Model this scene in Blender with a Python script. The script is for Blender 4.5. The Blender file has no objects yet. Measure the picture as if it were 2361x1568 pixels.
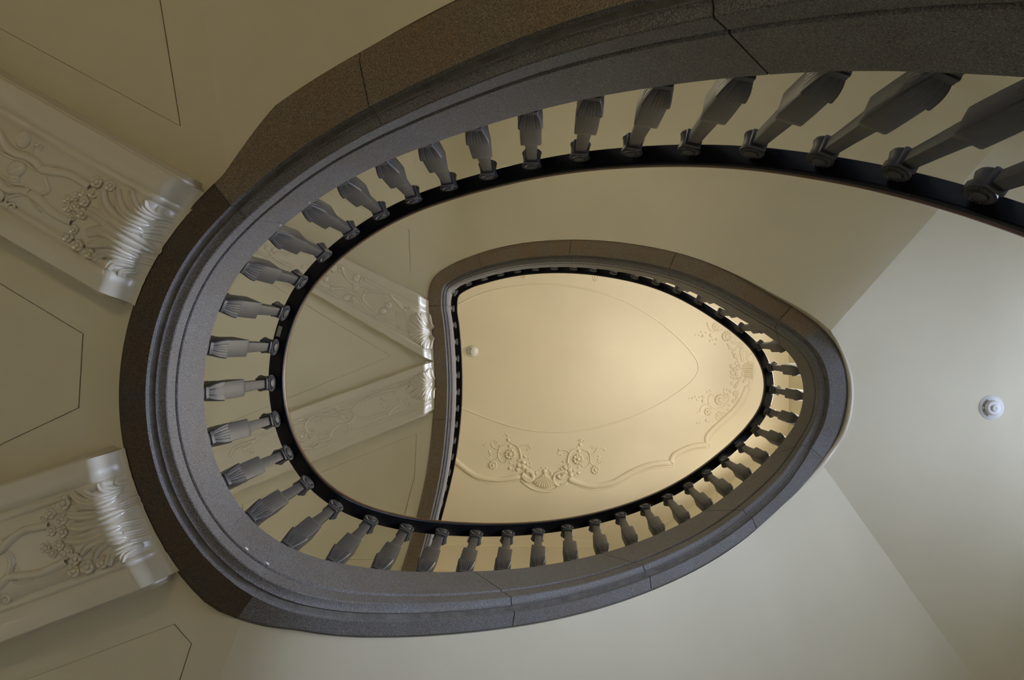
import bpy, math, random
from mathutils import Vector, Matrix
from mathutils.geometry import tessellate_polygon
random.seed(7)
S = bpy.context.scene
COL = S.collection
PI = math.pi

# ---------------------------------------------------------------- camera
F = 1800.0                       # focal length in pixels of the 2361 wide frame
ALPHA = math.atan(62.5 / F)      # the lens points two degrees off the zenith
VY = 788.0
BETA = math.atan((VY - 784.0) / F)
cam_d = bpy.data.cameras.new('camera')
cam_d.sensor_fit = 'HORIZONTAL'; cam_d.sensor_width = 36.0; cam_d.lens = F / 2361.0 * 36.0
cam_d.clip_start = 0.05; cam_d.clip_end = 60
cam = bpy.data.objects.new('camera', cam_d); COL.objects.link(cam)
FW = Vector((-math.sin(ALPHA), -math.sin(BETA), 1.0)).normalized()
RT = Vector((math.cos(ALPHA), 0, math.sin(ALPHA))); RT = (RT - FW * RT.dot(FW)).normalized()
DN = FW.cross(RT)                # image down
cam.matrix_world = Matrix(((RT.x, -DN.x, -FW.x, 0), (RT.y, -DN.y, -FW.y, 0), (RT.z, -DN.z, -FW.z, 0), (0, 0, 0, 1)))
S.camera = cam

def at(u, v, z):                 # the point at height z above the camera seen at pixel u, v
    d = FW + RT * ((u - 1180.5) / F) + DN * ((v - 784.0) / F)
    return d * (z / d.z)

# ---------------------------------------------------------------- world, window daylight, exposure
W = bpy.data.worlds.new('daylight'); S.world = W; W.use_nodes = True
W.node_tree.nodes['Background'].inputs[0].default_value = (0.45, 0.55, 0.75, 1)
W.node_tree.nodes['Background'].inputs[1].default_value = 0.3

def pix(p):                      # pixel of a point
    p = Vector(p); d = p.dot(FW); return 1180.5 + F * p.dot(RT) / d, 784.0 + F * p.dot(DN) / d

def area(name, loc, target, sx, sy, power, color, spread=180):
    l = bpy.data.lights.new(name, 'AREA'); l.shape = 'RECTANGLE'; l.size = sx; l.size_y = sy
    l.energy = power; l.color = color; l.spread = math.radians(spread)
    o = bpy.data.objects.new(name, l); COL.objects.link(o); o.location = loc
    o.rotation_euler = (Vector(target) - Vector(loc)).to_track_quat('-Z', 'Y').to_euler()
    return o
# sky seen through the east windows: it falls inwards and down, the ground outside throws a little back up
area('lower_sky_daylight', (10.2, 0.38, 7.3), (3.95, 0.38, 2.7), 6.0, 6.0, 2120, (0.625, 0.725, 1.0), 96)
area('lower_ground_daylight', (8.0, 0.38, 0.2), (3.95, 0.38, 2.6), 6.0, 2.5, 240, (0.625, 0.725, 1.0), 96)
area('upper_sky_daylight', (8.4, 0.38, 15.6), (3.95, 0.38, 9.2), 6.0, 6.0, 2800, (1.0, 0.90, 0.72))
area('upper_ground_daylight', (10.5, 0.38, 7.0), (3.95, 0.38, 10.0), 6.0, 3.5, 340, (1.0, 0.94, 0.83), 96)
for nm, c, o in (('northeast_fill', (2.86, -1.30), (.59, -.81)), ('southeast_fill', (3.13, 2.11), (.57, .82))):  # fill lights outside the added corner windows, for the ceiling's east end
    area('upper_%s_ground_daylight' % nm, (c[0] + o[0] * 1.2, c[1] + o[1] * 1.2, 7.8), (c[0], c[1], 11.6), 4.0, 1.4, 240, (1.0, 0.91, 0.75))
    area('upper_%s_sky_daylight' % nm, (c[0] + o[0] * 4.5, c[1] + o[1] * 4.5, 15.5), (c[0], c[1], 9.4), 4.0, 4.0, 800, (1.0, 0.90, 0.72))

S.view_settings.view_transform = 'Standard'
S.view_settings.look = 'None'
S.view_settings.gamma = 1.0
S.view_settings.use_curve_mapping = False
S.view_settings.exposure = 0.0
S.cycles.max_bounces = 6
S.cycles.diffuse_bounces = 5
S.cycles.glossy_bounces = 3
S.cycles.use_denoising = True
S.cycles.use_adaptive_sampling = True
S.cycles.adaptive_threshold = 0.08
S.cycles.caustics_reflective = False
S.cycles.caustics_refractive = False

# ---------------------------------------------------------------- materials
def mat(name):
    m = bpy.data.materials.new(name); m.use_nodes = True
    nt = m.node_tree; b = nt.nodes['Principled BSDF']
    return m, nt, b
def N(nt, kind, **kw):
    n = nt.nodes.new(kind)
    for k, v in kw.items(): n.inputs[k].default_value = v
    return n
def ramp(nt, fac, stops):
    r = nt.nodes.new('ShaderNodeValToRGB'); e = r.color_ramp.elements
    while len(e) < len(stops): e.new(0.5)
    for i, (p, c) in enumerate(stops): e[i].position = p; e[i].color = (*c, 1)
    nt.links.new(fac, r.inputs[0]); return r
def obj_coord(nt):
    t = nt.nodes.new('ShaderNodeTexCoord'); return t.outputs['Object']

def plaster(name, c0, c1, rough=0.5, spec=0.35):
    m, nt, b = mat(name); oc = obj_coord(nt)
    n = N(nt, 'ShaderNodeTexNoise', Scale=1.3, Detail=2.0); nt.links.new(oc, n.inputs['Vector'])
    r = ramp(nt, n.outputs['Fac'], [(0.3, c0), (0.7, c1)])
    nt.links.new(r.outputs[0], b.inputs['Base Color'])
    b.inputs['Roughness'].default_value = rough; b.inputs['Specular IOR Level'].default_value = spec
    return m
M_PLASTER = plaster('cream_plaster', (0.635, 0.585, 0.425), (0.685, 0.635, 0.47), 0.55)
M_GLOSS = plaster('cream_oil_paint', (0.62, 0.575, 0.45), (0.68, 0.63, 0.50), 0.24, 0.6)
M_CEIL = plaster('warm_ceiling_plaster', (0.70, 0.62, 0.455), (0.74, 0.655, 0.485), 0.6)
M_TREAD = plaster('pale_stone_tread', (0.50, 0.50, 0.48), (0.56, 0.56, 0.54), 0.5)
M_FLOOR = plaster('stone_floor', (0.30, 0.27, 0.22), (0.38, 0.34, 0.28), 0.5)

def granite(name, tint, stain):
    m, nt, b = mat(name); oc = obj_coord(nt)
    n1 = N(nt, 'ShaderNodeTexNoise', Scale=270.0, Detail=3.0, Roughness=0.7); nt.links.new(oc, n1.inputs['Vector'])
    r1 = ramp(nt, n1.outputs['Fac'], [(0.30, (0.035, 0.034, 0.035)), (0.45, (0.115, 0.113, 0.111)), (0.56, (0.17, 0.167, 0.165)), (0.70, (0.33, 0.325, 0.32))])
    n2 = N(nt, 'ShaderNodeTexNoise', Scale=5.0, Detail=6.0, Roughness=0.6); nt.links.new(oc, n2.inputs['Vector'])
    r2 = ramp(nt, n2.outputs['Fac'], [(0.38, tint), (0.66, stain)])
    mx = nt.nodes.new('ShaderNodeMix'); mx.data_type = 'RGBA'; mx.blend_type = 'MULTIPLY'; mx.inputs[0].default_value = 1.0
    nt.links.new(r1.outputs[0], mx.inputs[6]); nt.links.new(r2.outputs[0], mx.inputs[7])
    nt.links.new(mx.outputs[2], b.inputs['Base Color'])
    b.inputs['Roughness'].default_value = 0.6; b.inputs['Specular IOR Level'].default_value = 0.35
    bp = N(nt, 'ShaderNodeBump', Strength=0.25, Distance=0.004)
    nt.links.new(n1.outputs['Fac'], bp.inputs['Height']); nt.links.new(bp.outputs[0], b.inputs['Normal'])
    return m
M_STONE = granite('grey_granite', (1.0, 0.985, 0.955), (0.94, 0.86, 0.77))
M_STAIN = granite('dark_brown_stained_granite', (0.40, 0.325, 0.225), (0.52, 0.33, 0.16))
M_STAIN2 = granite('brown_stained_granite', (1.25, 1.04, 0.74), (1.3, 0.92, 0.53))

def simple(name, col, rough, metal=0.0, noise=0.0, nscale=20.0, spec=0.5):
    m, nt, b = mat(name)
    b.inputs['Roughness'].default_value = rough; b.inputs['Metallic'].default_value = metal
    b.inputs['Specular IOR Level'].default_value = spec
    oc = obj_coord(nt)
    n = N(nt, 'ShaderNodeTexNoise', Scale=nscale, Detail=4.0); nt.links.new(oc, n.inputs['Vector'])
    lo = tuple(c * (1 - noise) for c in col); hi = tuple(min(1, c * (1 + noise)) for c in col)
    r = ramp(nt, n.outputs['Fac'], [(0.3, lo), (0.7, hi)])
    nt.links.new(r.outputs[0], b.inputs['Base Color'])
    return m
M_MORTAR = simple('dark_mortar', (0.11, 0.10, 0.085), 0.9, noise=0.3)
M_IRON = simple('gunmetal_paint', (0.050, 0.0505, 0.0545), 0.45, 0.0, 0.16, 30.0, spec=0.35)
M_BLACK = simple('black_lacquer', (0.006, 0.006, 0.007), 0.28, 0.0, 0.3, spec=0.3)
M_WOOD = simple('polished_mahogany', (0.10, 0.034, 0.014), 0.38, 0.0, 0.35, 14.0)
M_STEEL = simple('polished_steel', (0.35, 0.34, 0.30), 0.25, 0.9)
M_WHITE = simple('white_plastic', (0.72, 0.72, 0.71), 0.35, 0.0, 0.02)
M_DARK = simple('dark_slot', (0.03, 0.03, 0.03), 0.7)
M_TAG = simple('lilac_paper', (0.62, 0.61, 0.80), 0.6)
M_INK = simple('violet_ink', (0.22, 0.18, 0.42), 0.6)
M_CHIP = simple('white_paint_fleck', (0.8, 0.8, 0.8), 0.6)
M_FRAME = simple('white_window_paint', (0.7, 0.69, 0.65), 0.4)
def glass():
    m, nt, b = mat('clear_pane'); nt.nodes.remove(b)
    t = nt.nodes.new('ShaderNodeBsdfTransparent'); g = nt.nodes.new('ShaderNodeBsdfGlossy'); g.inputs['Roughness'].default_value = 0.02
    mx = nt.nodes.new('ShaderNodeMixShader'); mx.inputs[0].default_value = 0.06
    nt.links.new(t.outputs[0], mx.inputs[1]); nt.links.new(g.outputs[0], mx.inputs[2])
    nt.links.new(mx.outputs[0], nt.nodes['Material Output'].inputs['Surface'])
    return m
M_GLASS = glass()

# ---------------------------------------------------------------- object helpers
def mesh(name, V, Fc, m, parent=None, smooth=40, origin=None):
    me = bpy.data.meshes.new(name)
    o0 = Vector(origin) if origin is not None else (Vector(parent.location) if parent is not None and parent.parent is None else Vector())
    me.from_pydata([tuple(Vector(v) - o0) for v in V], [], Fc); me.update()
    if smooth:
        me.shade_smooth(); me.set_sharp_from_angle(angle=math.radians(smooth))
    me.materials.append(m)
    o = bpy.data.objects.new(name, me); COL.objects.link(o)
    if parent is not None: o.parent = parent
    else: o.location = o0
    return o
def tag(o, label=None, cat=None, group=None, kind=None):
    for k, v in (('label', label), ('category', cat), ('group', group), ('kind', kind)):
        if v: o[k] = v
    return o
def empty(name, loc, label=None, cat=None, group=None, kind=None):
    o = bpy.data.objects.new(name, None); o.empty_display_size = 0.1; COL.objects.link(o); o.location = loc
    return tag(o, label, cat, group, kind)
def box(V, Fc, x0, x1, y0, y1, z0, z1):
    k = len(V)
    V += [(x0,y0,z0),(x1,y0,z0),(x1,y1,z0),(x0,y1,z0),(x0,y0,z1),(x1,y0,z1),(x1,y1,z1),(x0,y1,z1)]
    Fc += [(k,k+3,k+2,k+1),(k+4,k+5,k+6,k+7),(k,k+1,k+5,k+4),(k+1,k+2,k+6,k+5),(k+2,k+3,k+7,k+6),(k+3,k,k+4,k+7)]
def loft(rings, closed=True, caps=True, V=None, Fc=None):
    V = [] if V is None else V; Fc = [] if Fc is None else Fc
    k = len(V); n = len(rings[0])
    for r in rings: V += [tuple(p) for p in r]
    for i in range(len(rings) - 1):
        for j in range(n if closed else n - 1):
            a = k + i * n + j; b = k + i * n + (j + 1) % n
            Fc.append((a, b, b + n, a + n))
    if caps and closed:
        Fc.append(tuple(k + j for j in reversed(range(n)))); Fc.append(tuple(k + (len(rings) - 1) * n + j for j in range(n)))
    return V, Fc

# ---------------------------------------------------------------- the stair line: one point per baluster (x, y, height of the neck top)
U = 0.465
PX_A = [(2298.8,427,4.20),(2093,381.6,4.53),(1913,352,4.87),(1749,332,5.2),(1598.9,330.2,5.54),(1461.6,337.3,5.87),(1340.2,349.2,6.2),(1225.9,369.3,6.53),(1124.1,395.7,6.85),(1031.6,422.5,7.12),(946.7,451.8,7.35),(872,487.5,7.52),(802.4,532.9,7.65),(737,584,7.72),(681.2,643.8,7.72),(639.2,718.7,7.72),(616.7,798.7,7.72),(607.8,885.4,7.72),(617.7,970.8,7.72),(648.8,1052,7.72),(690,1121.5,7.72),(762.4,1178,7.75)]
PX_B = [(848.1,1210),(928.7,1226.8),(1017.2,1236.4),(1094.3,1238),(1170.4,1237.9),(1240.2,1233.1),(1308.2,1224.2),(1372.8,1210.8),(1433,1194.5),(1490.3,1173.8),(1542.6,1151.4),(1590.8,1124.4),(1633.8,1094.6),(1674,1063),(1711,1029),(1747,993)]
PX_L2 = [(1778.5,951),(1791.4,900.4),(1783.8,848.8)]
PX_C = [(1749.6,797.6),(1703,763),(1656.6,728.7),(1608.4,699.5),(1560,673.6),(1510,654.7),(1463.8,642),(1413.5,632.4),(1368,625.7),(1322.5,622),(1277.7,621.5),(1235,623.6),(1194,628),(1155.3,635.3),(1117.8,646.2),(1082.6,658)]
PX_L3 = [(1051.2,676.4),(1046.8,711.6),(1052.7,748.9),(1055.6,788.7),(1058.5,826),(1060,865),(1059.5,904.3),(1058,941.9),(1055,979.5),(1050.9,1016.6),(1045.5,1054.5),(1038.3,1090.5),(1030,1126.5),(1020.2,1162.5)]
raw = []      # x, y, z, distance from the measured face to the baluster axis
for u, v, z in PX_A: p = at(u, v, z * U); raw.append((p.x, p.y, z * U, 0.02))
for i, (u, v) in enumerate(PX_B): z = (7.75 + .334 * (i + 1)) * U; p = at(u, v, z); raw.append((p.x, p.y, z, 0.02))
for u, v in PX_L2: p = at(u, v, 13.1 * U); raw.append((p.x, p.y, 13.1 * U, 0.02))
for i, (u, v) in enumerate(PX_C): z = (13.1 + .334 * (i + 1)) * U; p = at(u, v, z + .05); raw.append((p.x, p.y, z, 0.034))
for u, v in PX_L3: p = at(u, v, 18.45 * U + .05); raw.append((p.x, p.y, 18.45 * U, 0.034))
PRE = [(1.70,0.70,1.333),(1.79,0.54,1.333),(1.82,0.36,1.333),(1.77,0.19,1.333),(1.67,0.05,1.333),(1.54,-.07,1.488),(1.41,-.18,1.643),(1.27,-.285,1.798)]
z3 = 18.45 * U
POST = [(-1.115,1.985,z3),(-1.17,2.155,z3),(-1.225,2.325,z3),(-1.28,2.495,z3),(-1.335,2.665,z3)]
raw = [(x, y, z, 0.0) for x, y, z in PRE] + raw + [(x, y, z, 0.034) for x, y, z in POST]
NP = len(PRE)
def nrm(pts, i):
    a = pts[max(0, i - 1)]; b = pts[min(len(pts) - 1, i + 1)]
    dx, dy = b[0] - a[0], b[1] - a[1]; l = math.hypot(dx, dy)
    return -dy / l, dx / l
pts = []
for i, (x, y, z, o) in enumerate(raw):
    nx, ny = nrm(raw, i); pts.append([x + nx * o, y + ny * o, z])
sm = [p[:] for p in pts]
for i in range(1, len(pts) - 1):
    w = 0.5 if not (NP + 55 <= i <= NP + 58) else 0.1
    for c in (0, 1): sm[i][c] = (1 - w) * pts[i][c] + w * (pts[i-1][c] + pts[i+1][c]) / 2
    # keep the size: push back along the normal what the smoothing pulled in
    d0 = (pts[i-1][0] + pts[i+1][0]) / 2 - pts[i][0]; d1 = (pts[i-1][1] + pts[i+1][1]) / 2 - pts[i][1]
BAL = sm
NB = len(BAL)
def cr(p0, p1, p2, p3, t):
    return 0.5 * ((2 * p1) + (-p0 + p2) * t + (2 * p0 - 5 * p1 + 4 * p2 - p3) * t * t + (-p0 + 3 * p1 - 3 * p2 + p3) * t ** 3)
def path(i):
    if i <= 0: k, t = 0, i
    elif i >= NB - 1: k, t = NB - 2, i - (NB - 2)
    else: k = min(int(i), NB - 2); t = i - k
    g = lambda j: BAL[min(max(j, 0), NB - 1)]
    q = [g(k - 1), g(k), g(k + 1), g(k + 2)]
    if k == 0: q[0] = [2 * q[1][c] - q[2][c] for c in range(3)]
    if k == NB - 2: q[3] = [2 * q[2][c] - q[1][c] for c in range(3)]
    x = cr(q[0][0], q[1][0], q[2][0], q[3][0], t); y = cr(q[0][1], q[1][1], q[2][1], q[3][1], t)
    z = q[1][2] + (q[2][2] - q[1][2]) * t
    return x, y, z
def zsm(i): return (path(i - .8)[2] + path(i - .4)[2] + 2 * path(i)[2] + path(i + .4)[2] + path(i + .8)[2]) / 6
def frame(i):
    a = path(i - .12); b = path(i + .12)
    dx, dy = b[0] - a[0], b[1] - a[1]; l = math.hypot(dx, dy)
    m = (zsm(i + 1.2) - zsm(i - 1.2)) / (2.4 * .177)
    x, y, z = path(i)
    z = zsm(i)
    return x, y, z, -dy / l, dx / l, m
DROP = 0.73        # neck top to the top of the stone string
def edge(i): return .048 + .034 * max(0, min(1, (i - NP - 40.5) / 2.5))     # string inner edge, inwards of the baluster axis
def sect(i, prof):
    """raking cross-section of the string: prof = (n outward from the inner edge, depth square to the rake)"""
    x, y, z, nx, ny, m = frame(i)
    sa = m / math.hypot(1, m)
    out = []
    for n, d in prof:
        j = i + d * sa / 0.177
        x, y, z, nx, ny, m2 = frame(j)
        k = math.hypot(1, m2) * (1 + 0.07 * min(1, abs(m2)))
        q = (n if n < .056 else .056 + (n - .056) * (outw(j) - .056) / (OUT - .056)) - edge(j)
        out.append((x + nx * q, y + ny * q, z - DROP - d * k))
    return out
def vsect(i, prof):
    """upright section: prof = (n outward from baluster axis, height above neck top)"""
    x, y, z, nx, ny, m = frame(i)
    return [(x + nx * n, y + ny * n, z + h) for n, h in prof]

def under(i, n):
    """plan point n outward of the inner edge, at the height of the stone underside"""
    x, y, z, nx, ny, m = frame(i)
    k = math.hypot(1, m) * (1 + 0.07 * min(1, abs(m)))
    return x + nx * (n - edge(i)), y + ny * (n - edge(i)), z - DROP - UND * k
UND = 0.325       # depth of the stone underside
OUT = 0.165       # nominal width of the stone underside, which varies along the stair
OUTW = [(-9, .2), (1, .222), (11.2, .22), (12.6, .152), (19, .15), (20.8, .172), (22.3, .118), (35, .125), (38, .173), (41, .18), (56, .187), (99, .187)]
def outw(i):
    i -= NP
    for (a, x), (b, y) in zip(OUTW, OUTW[1:]):
        if i <= b: return x + (y - x) * max(0, (i - a) / (b - a))
    return OUTW[-1][1]
I_L0A = NP - 2.8; I_AL1 = NP + 12.6; I_L1B = NP + 21.4; I_BL2 = NP + 37.1; I_L2C = NP + 41.2; I_CL3 = NP + 57.0

# ---------------------------------------------------------------- outer walls
POLY = [(-3.55, -2.23), (1.98, -2.23), (3.95, -0.79), (3.95, 1.54), (0.80, 3.75), (-3.55, 3.75)]
ZF, ZC = -1.5, 12.5
def ray_wall(x, y, a):
    dx, dy = math.cos(a), math.sin(a); best = None
    for k in range(len(POLY)):
        (x0, y0), (x1, y1) = POLY[k], POLY[(k + 1) % len(POLY)]
        ex, ey = x1 - x0, y1 - y0; den = dx * ey - dy * ex
        if abs(den) < 1e-9: continue
        t = ((x0 - x) * ey - (y0 - y) * ex) / den; s = ((x0 - x) * dy - (y0 - y) * dx) / den
        if t > 0 and -1e-6 <= s <= 1 + 1e-6 and (best is None or t < best): best = t
    return x + dx * best, y + dy * best
def wall(name, p, q, holes=()):
    (x0, y0), (x1, y1) = p, q; L = math.hypot(x1 - x0, y1 - y0); tx, ty = (x1 - x0) / L, (y1 - y0) / L
    ox, oy = ty, -tx
    V, Fc = [], []
    def seg(s0, s1, z0, z1):
        k = len(V)
        for z in (z0, z1):
            for s, t in ((s0, 0), (s1, 0), (s1, .28), (s0, .28)): V.append((x0 + tx * s + ox * t, y0 + ty * s + oy * t, z))
        Fc.extend([(k,k+1,k+2,k+3),(k+7,k+6,k+5,k+4),(k+4,k+5,k+1,k),(k+5,k+6,k+2,k+1),(k+6,k+7,k+3,k+2),(k+7,k+4,k,k+3)])
    if not holes: seg(0, L, ZF, ZC + .2)
    else:
        z = ZF
        for (s0, s1, z0, z1) in holes:
            seg(0, L, z, z0); seg(0, s0, z0, z1); seg(s1, L, z0, z1); z = z1
        seg(0, L, z, ZC + .2)
    return tag(mesh(name, V, Fc, M_PLASTER, smooth=0), kind='structure')
P = POLY
wall('wall_north', P[0], P[1])
WIN = [(0.36, 1.97, 1.05, 4.7), (0.36, 1.97, 6.9, 11.5)]
FILL_WIN_NE = [(0.75, 2.15, 6.9, 12.3)]; FILL_WIN_SE = [(0.30, 1.70, 6.9, 11.8)]  # unseen corner windows, added to brighten the east end of the ceiling
wall('wall_northeast', P[1], P[2], FILL_WIN_NE)
wall('wall_east', P[2], P[3], WIN)
wall('wall_southeast', P[3], P[4], FILL_WIN_SE); wall('wall_south', P[4], P[5]); wall('wall_west', P[5], P[0])
V, Fc = [], []; box(V, Fc, -3.9, 4.3, -2.6, 4.1, ZF - .2, ZF); tag(mesh('floor', V, Fc, M_FLOOR, smooth=0), kind='structure')
V, Fc = [], []; box(V, Fc, -3.9, 4.3, -2.6, 4.1, ZC, ZC + .2); ceiling = tag(mesh('ceiling', V, Fc, M_CEIL, smooth=0), kind='structure')
for ti, (pa, pb) in enumerate(((P[4], P[5]), (P[5], P[0]))):      # plaster cornice of the top storey
    L = math.hypot(pb[0] - pa[0], pb[1] - pa[1]); tx, ty = (pb[0] - pa[0]) / L, (pb[1] - pa[1]) / L; nx_, ny_ = -ty, tx
    prof = [(-.02, .02), (.60, .02), (.60, -.02), (.50, -.03), (.49, -.055), (.40, -.06), (.30, -.09), (.20, -.15), (.14, -.23), (.10, -.24), (.10, -.30), (.05, -.33), (.04, -.38), (-.02, -.38)]
    V, Fc = loft([[(pa[0] + tx * sgm + nx_ * a, pa[1] + ty * sgm + ny_ * a, ZC + h) for a, h in prof] for sgm in (-.1, L + .1)])
    tag(mesh('trim_%d' % (ti + 1), V, Fc, M_CEIL, smooth=30), kind='structure')
wn = 0
for pa, pb, holes in ((P[2], P[3], WIN), (P[1], P[2], FILL_WIN_NE), (P[3], P[4], FILL_WIN_SE)):  # east windows first, then the two added corner ones
    L = math.hypot(pb[0] - pa[0], pb[1] - pa[1]); tx, ty = (pb[0] - pa[0]) / L, (pb[1] - pa[1]) / L; ox, oy = ty, -tx
    for s0, s1, z0, z1 in holes:
        wn += 1; sm_ = (s0 + s1) / 2
        w = empty('window_%d' % wn, (pa[0] + tx * sm_ + ox * .1, pa[1] + ty * sm_ + oy * .1, z0), kind='structure')
        def pane_box(name, boxes, m):
            V, Fc = [], []
            for bx in boxes: box(V, Fc, *bx)
            V = [(pa[0] + tx * q[0] + ox * q[1], pa[1] + ty * q[0] + oy * q[1], q[2]) for q in V]
            mesh(name, V, [f[::-1] for f in Fc], m, w, 0)
        pane_box('window_frame', [(s0, s0 + .06, .07, .14, z0, z1), (s1 - .06, s1, .07, .14, z0, z1), (s0, s1, .07, .14, z0, z0 + .06), (s0, s1, .07, .14, z1 - .06, z1)], M_FRAME)
        pane_box('mullion', [(sm_ - .025, sm_ + .025, .08, .13, z0, z1)], M_FRAME)
        for t in (1/3, 2/3): zt = z0 + (z1 - z0) * t; pane_box('glazing_bar', [(s0, s1, .08, .13, zt - .02, zt + .02)], M_FRAME)
        for a_, b_ in ((s0 + .05, sm_), (sm_, s1 - .05)): pane_box('pane', [(a_, b_, .103, .107, z0 + .05, z1 - .05)], M_GLASS)
        pane_box('window_sill', [(s0 - .06, s1 + .06, -.07, .15, z0 - .05, z0)], M_FRAME)

# ---------------------------------------------------------------- plaster soffits of flights and landings
ANG = [(0, 55), (I_L0A, -48.7), (I_AL1, -99), (I_L1B, -249), (I_BL2, -305), (I_L2C, -408.7), (I_CL3, -459), (I_CL3 + 1.6, -520), (NB - 1, -548)]
ANG[0] = (0, 55 - 0.001)
def ang(i):
    for (a, x), (b, y) in zip(ANG, ANG[1:]):
        if i <= b: return math.radians(x + (y - x) * (i - a) / (b - a))
    return math.radians(ANG[-1][1])
def zund(i): return path(i)[2] - DROP - UND
Z1 = zund(NP + 17); Z2 = zund(NP + 39); Z3 = zund(NP + 62); Z0 = zund(1)
def smooth(t): t = max(0, min(1, t)); return t * t * (3 - 2 * t)
def top_face(o):      # walking surface of pale stone
    o.data.materials.append(M_TREAD)
    for f in o.data.polygons:
        if f.normal.z > .5: f.material_index = 1
    return o
def soffit(name, i0, i1, za, zb, lift, m):
    n = max(4, int((i1 - i0) * 6)); R = []
    e0 = under(i0, outw(i0))[2] + lift; e1 = under(i1, outw(i1))[2] + lift
    for k in range(n + 1):
        i = i0 + (i1 - i0) * k / n
        x, y, z = under(i, outw(i) + .004)
        z += lift
        z += (za - e0) * (1 - smooth((i - i0) / 4.5)) + (zb - e1) * (1 - smooth((i1 - i) / 4.5))
        wx, wy = ray_wall(x, y, ang(i))
        wx += math.cos(ang(i)) * .02; wy += math.sin(ang(i)) * .02
        mid = [(x + (wx - x) * t, y + (wy - y) * t) for t in (0, .33, .67, 1)]
        R.append([(a, b, z) for a, b in mid] + [(a, b, z + .26) for a, b in reversed(mid)])
    V, Fc = loft(R)
    return top_face(tag(mesh(name, V, Fc, m, smooth=12), kind='structure'))
def outline(i0, i1):
    n = int((i1 - i0) * 3); inner = []; outer = []
    for k in range(n + 1):
        i = i0 + (i1 - i0) * k / n
        x, y, _ = under(i, outw(i) + .004); inner.append((x, y))
        wx, wy = ray_wall(x, y, ang(i)); outer.append((wx + math.cos(ang(i)) * .02, wy + math.sin(ang(i)) * .02))
    return inner, outer
def landing(name, i0, i1, z, m):      # flat slab between the string and the walls
    inner, outer = outline(i0, i1)
    R = [[(a[0], a[1], z), (b[0], b[1], z), (b[0], b[1], z + .26), (a[0], a[1], z + .26)] for a, b in zip(inner, outer)]
    V, Fc = loft(R)
    return top_face(tag(mesh(name, V, Fc, m, smooth=0), kind='structure'))
def panelled(parent, i0, i1, z, polys, m):
    """plaster skin under a landing: a border plate and the panel fields it frames, with a groove between"""
    inner, outer = outline(i0, i1)
    ring = [Vector((x, y, z)) for x, y in inner] + [Vector((x, y, z)) for x, y in reversed(outer)]
    holes, fields = [], []
    for poly in polys:
        q = [at(u, v, z) for u, v in poly]; c = sum(q, Vector()) / len(q)
        fields.append(q); holes.append([p + (p - c).normalized() * .0045 for p in q])
    loops = [ring] + holes; V = [p for l in loops for p in l]
    Fc = [tuple(t) for t in tessellate_polygon(loops)]
    k = len(ring)
    for h in holes:
        n = len(h); j = len(V); V += [p + Vector((0, 0, .012)) for p in h]
        Fc += [(k + a, k + (a + 1) % n, j + (a + 1) % n, j + a) for a in range(n)]; k += n
    mesh('panel_border', V, Fc, m, parent, 0)
    for q in fields:
        V, Fc = loft([[p + Vector((0, 0, .012)) for p in q], q]); mesh('panel_field', V, Fc, m, parent, 0)
LIFT = 0.03
landing('landing_soffit', 0, I_L0A, Z0 - .012, M_PLASTER)
soffit('flight_soffit', I_L0A, I_AL1, Z0 - .012, Z1 + LIFT, 0.012, M_PLASTER)
land1 = landing('landing_soffit', I_AL1, I_L1B, Z1 + LIFT + .012, M_PLASTER)
soffit('flight_soffit', I_L1B, I_BL2, Z1 + LIFT, Z2 - .012, 0.012, M_PLASTER)
land2 = landing('landing_soffit', I_BL2, I_L2C, Z2 - .012, M_PLASTER)
R = []
for k in range(31):
    i = NP + 35.6 + 5.6 * k / 30; x, y, z, nx, ny, m = frame(i); w = outw(i) - edge(i); zz = min(under(i, 0)[2] + .012, Z2 - .004) if i > NP + 37 else under(i, 0)[2] + .012
    tp = min(1, k / 8, (30 - k) / 8)
    R.append([(x + nx * (w + a * tp), y + ny * (w + a * tp), zz + (h if h > 0 else .004 + (h - .004) * tp)) for a, h in ((-.004, .02), (-.002, -.010), (.006, -.022), (.016, -.024), (.026, -.017), (.030, -.004), (.030, .02))])
V, Fc = loft(R); mesh('plaster_bead', V, Fc, M_GLOSS, land2, 50, origin=(0, 0, 0))
soffit('flight_soffit', I_L2C, I_CL3, Z2 - .012, Z3 + LIFT, 0.012, M_PLASTER)
land3 = landing('landing_soffit', I_CL3, NB - 1.0, Z3 + LIFT + .012, M_PLASTER)
panelled(land1, I_AL1, I_L1B, Z1 + LIFT, ([(190,770),(180,940),(-500,1261),(-500,352)], [(415,290),(335,-200),(-400,-380),(-400,-152)], [(400,1440),(440,1485),(350,1760),(-300,1800),(-300,1703)]), M_PLASTER)
panelled(land3, I_CL3, NB - 1.0, Z3 + LIFT, ([(901,821),(430,1014),(430,538)], [(946,630),(942,530),(700,420),(700,487)], [(960,1000),(955,1100),(905,1290),(560,1290),(560,1162)]), M_PLASTER)

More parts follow.
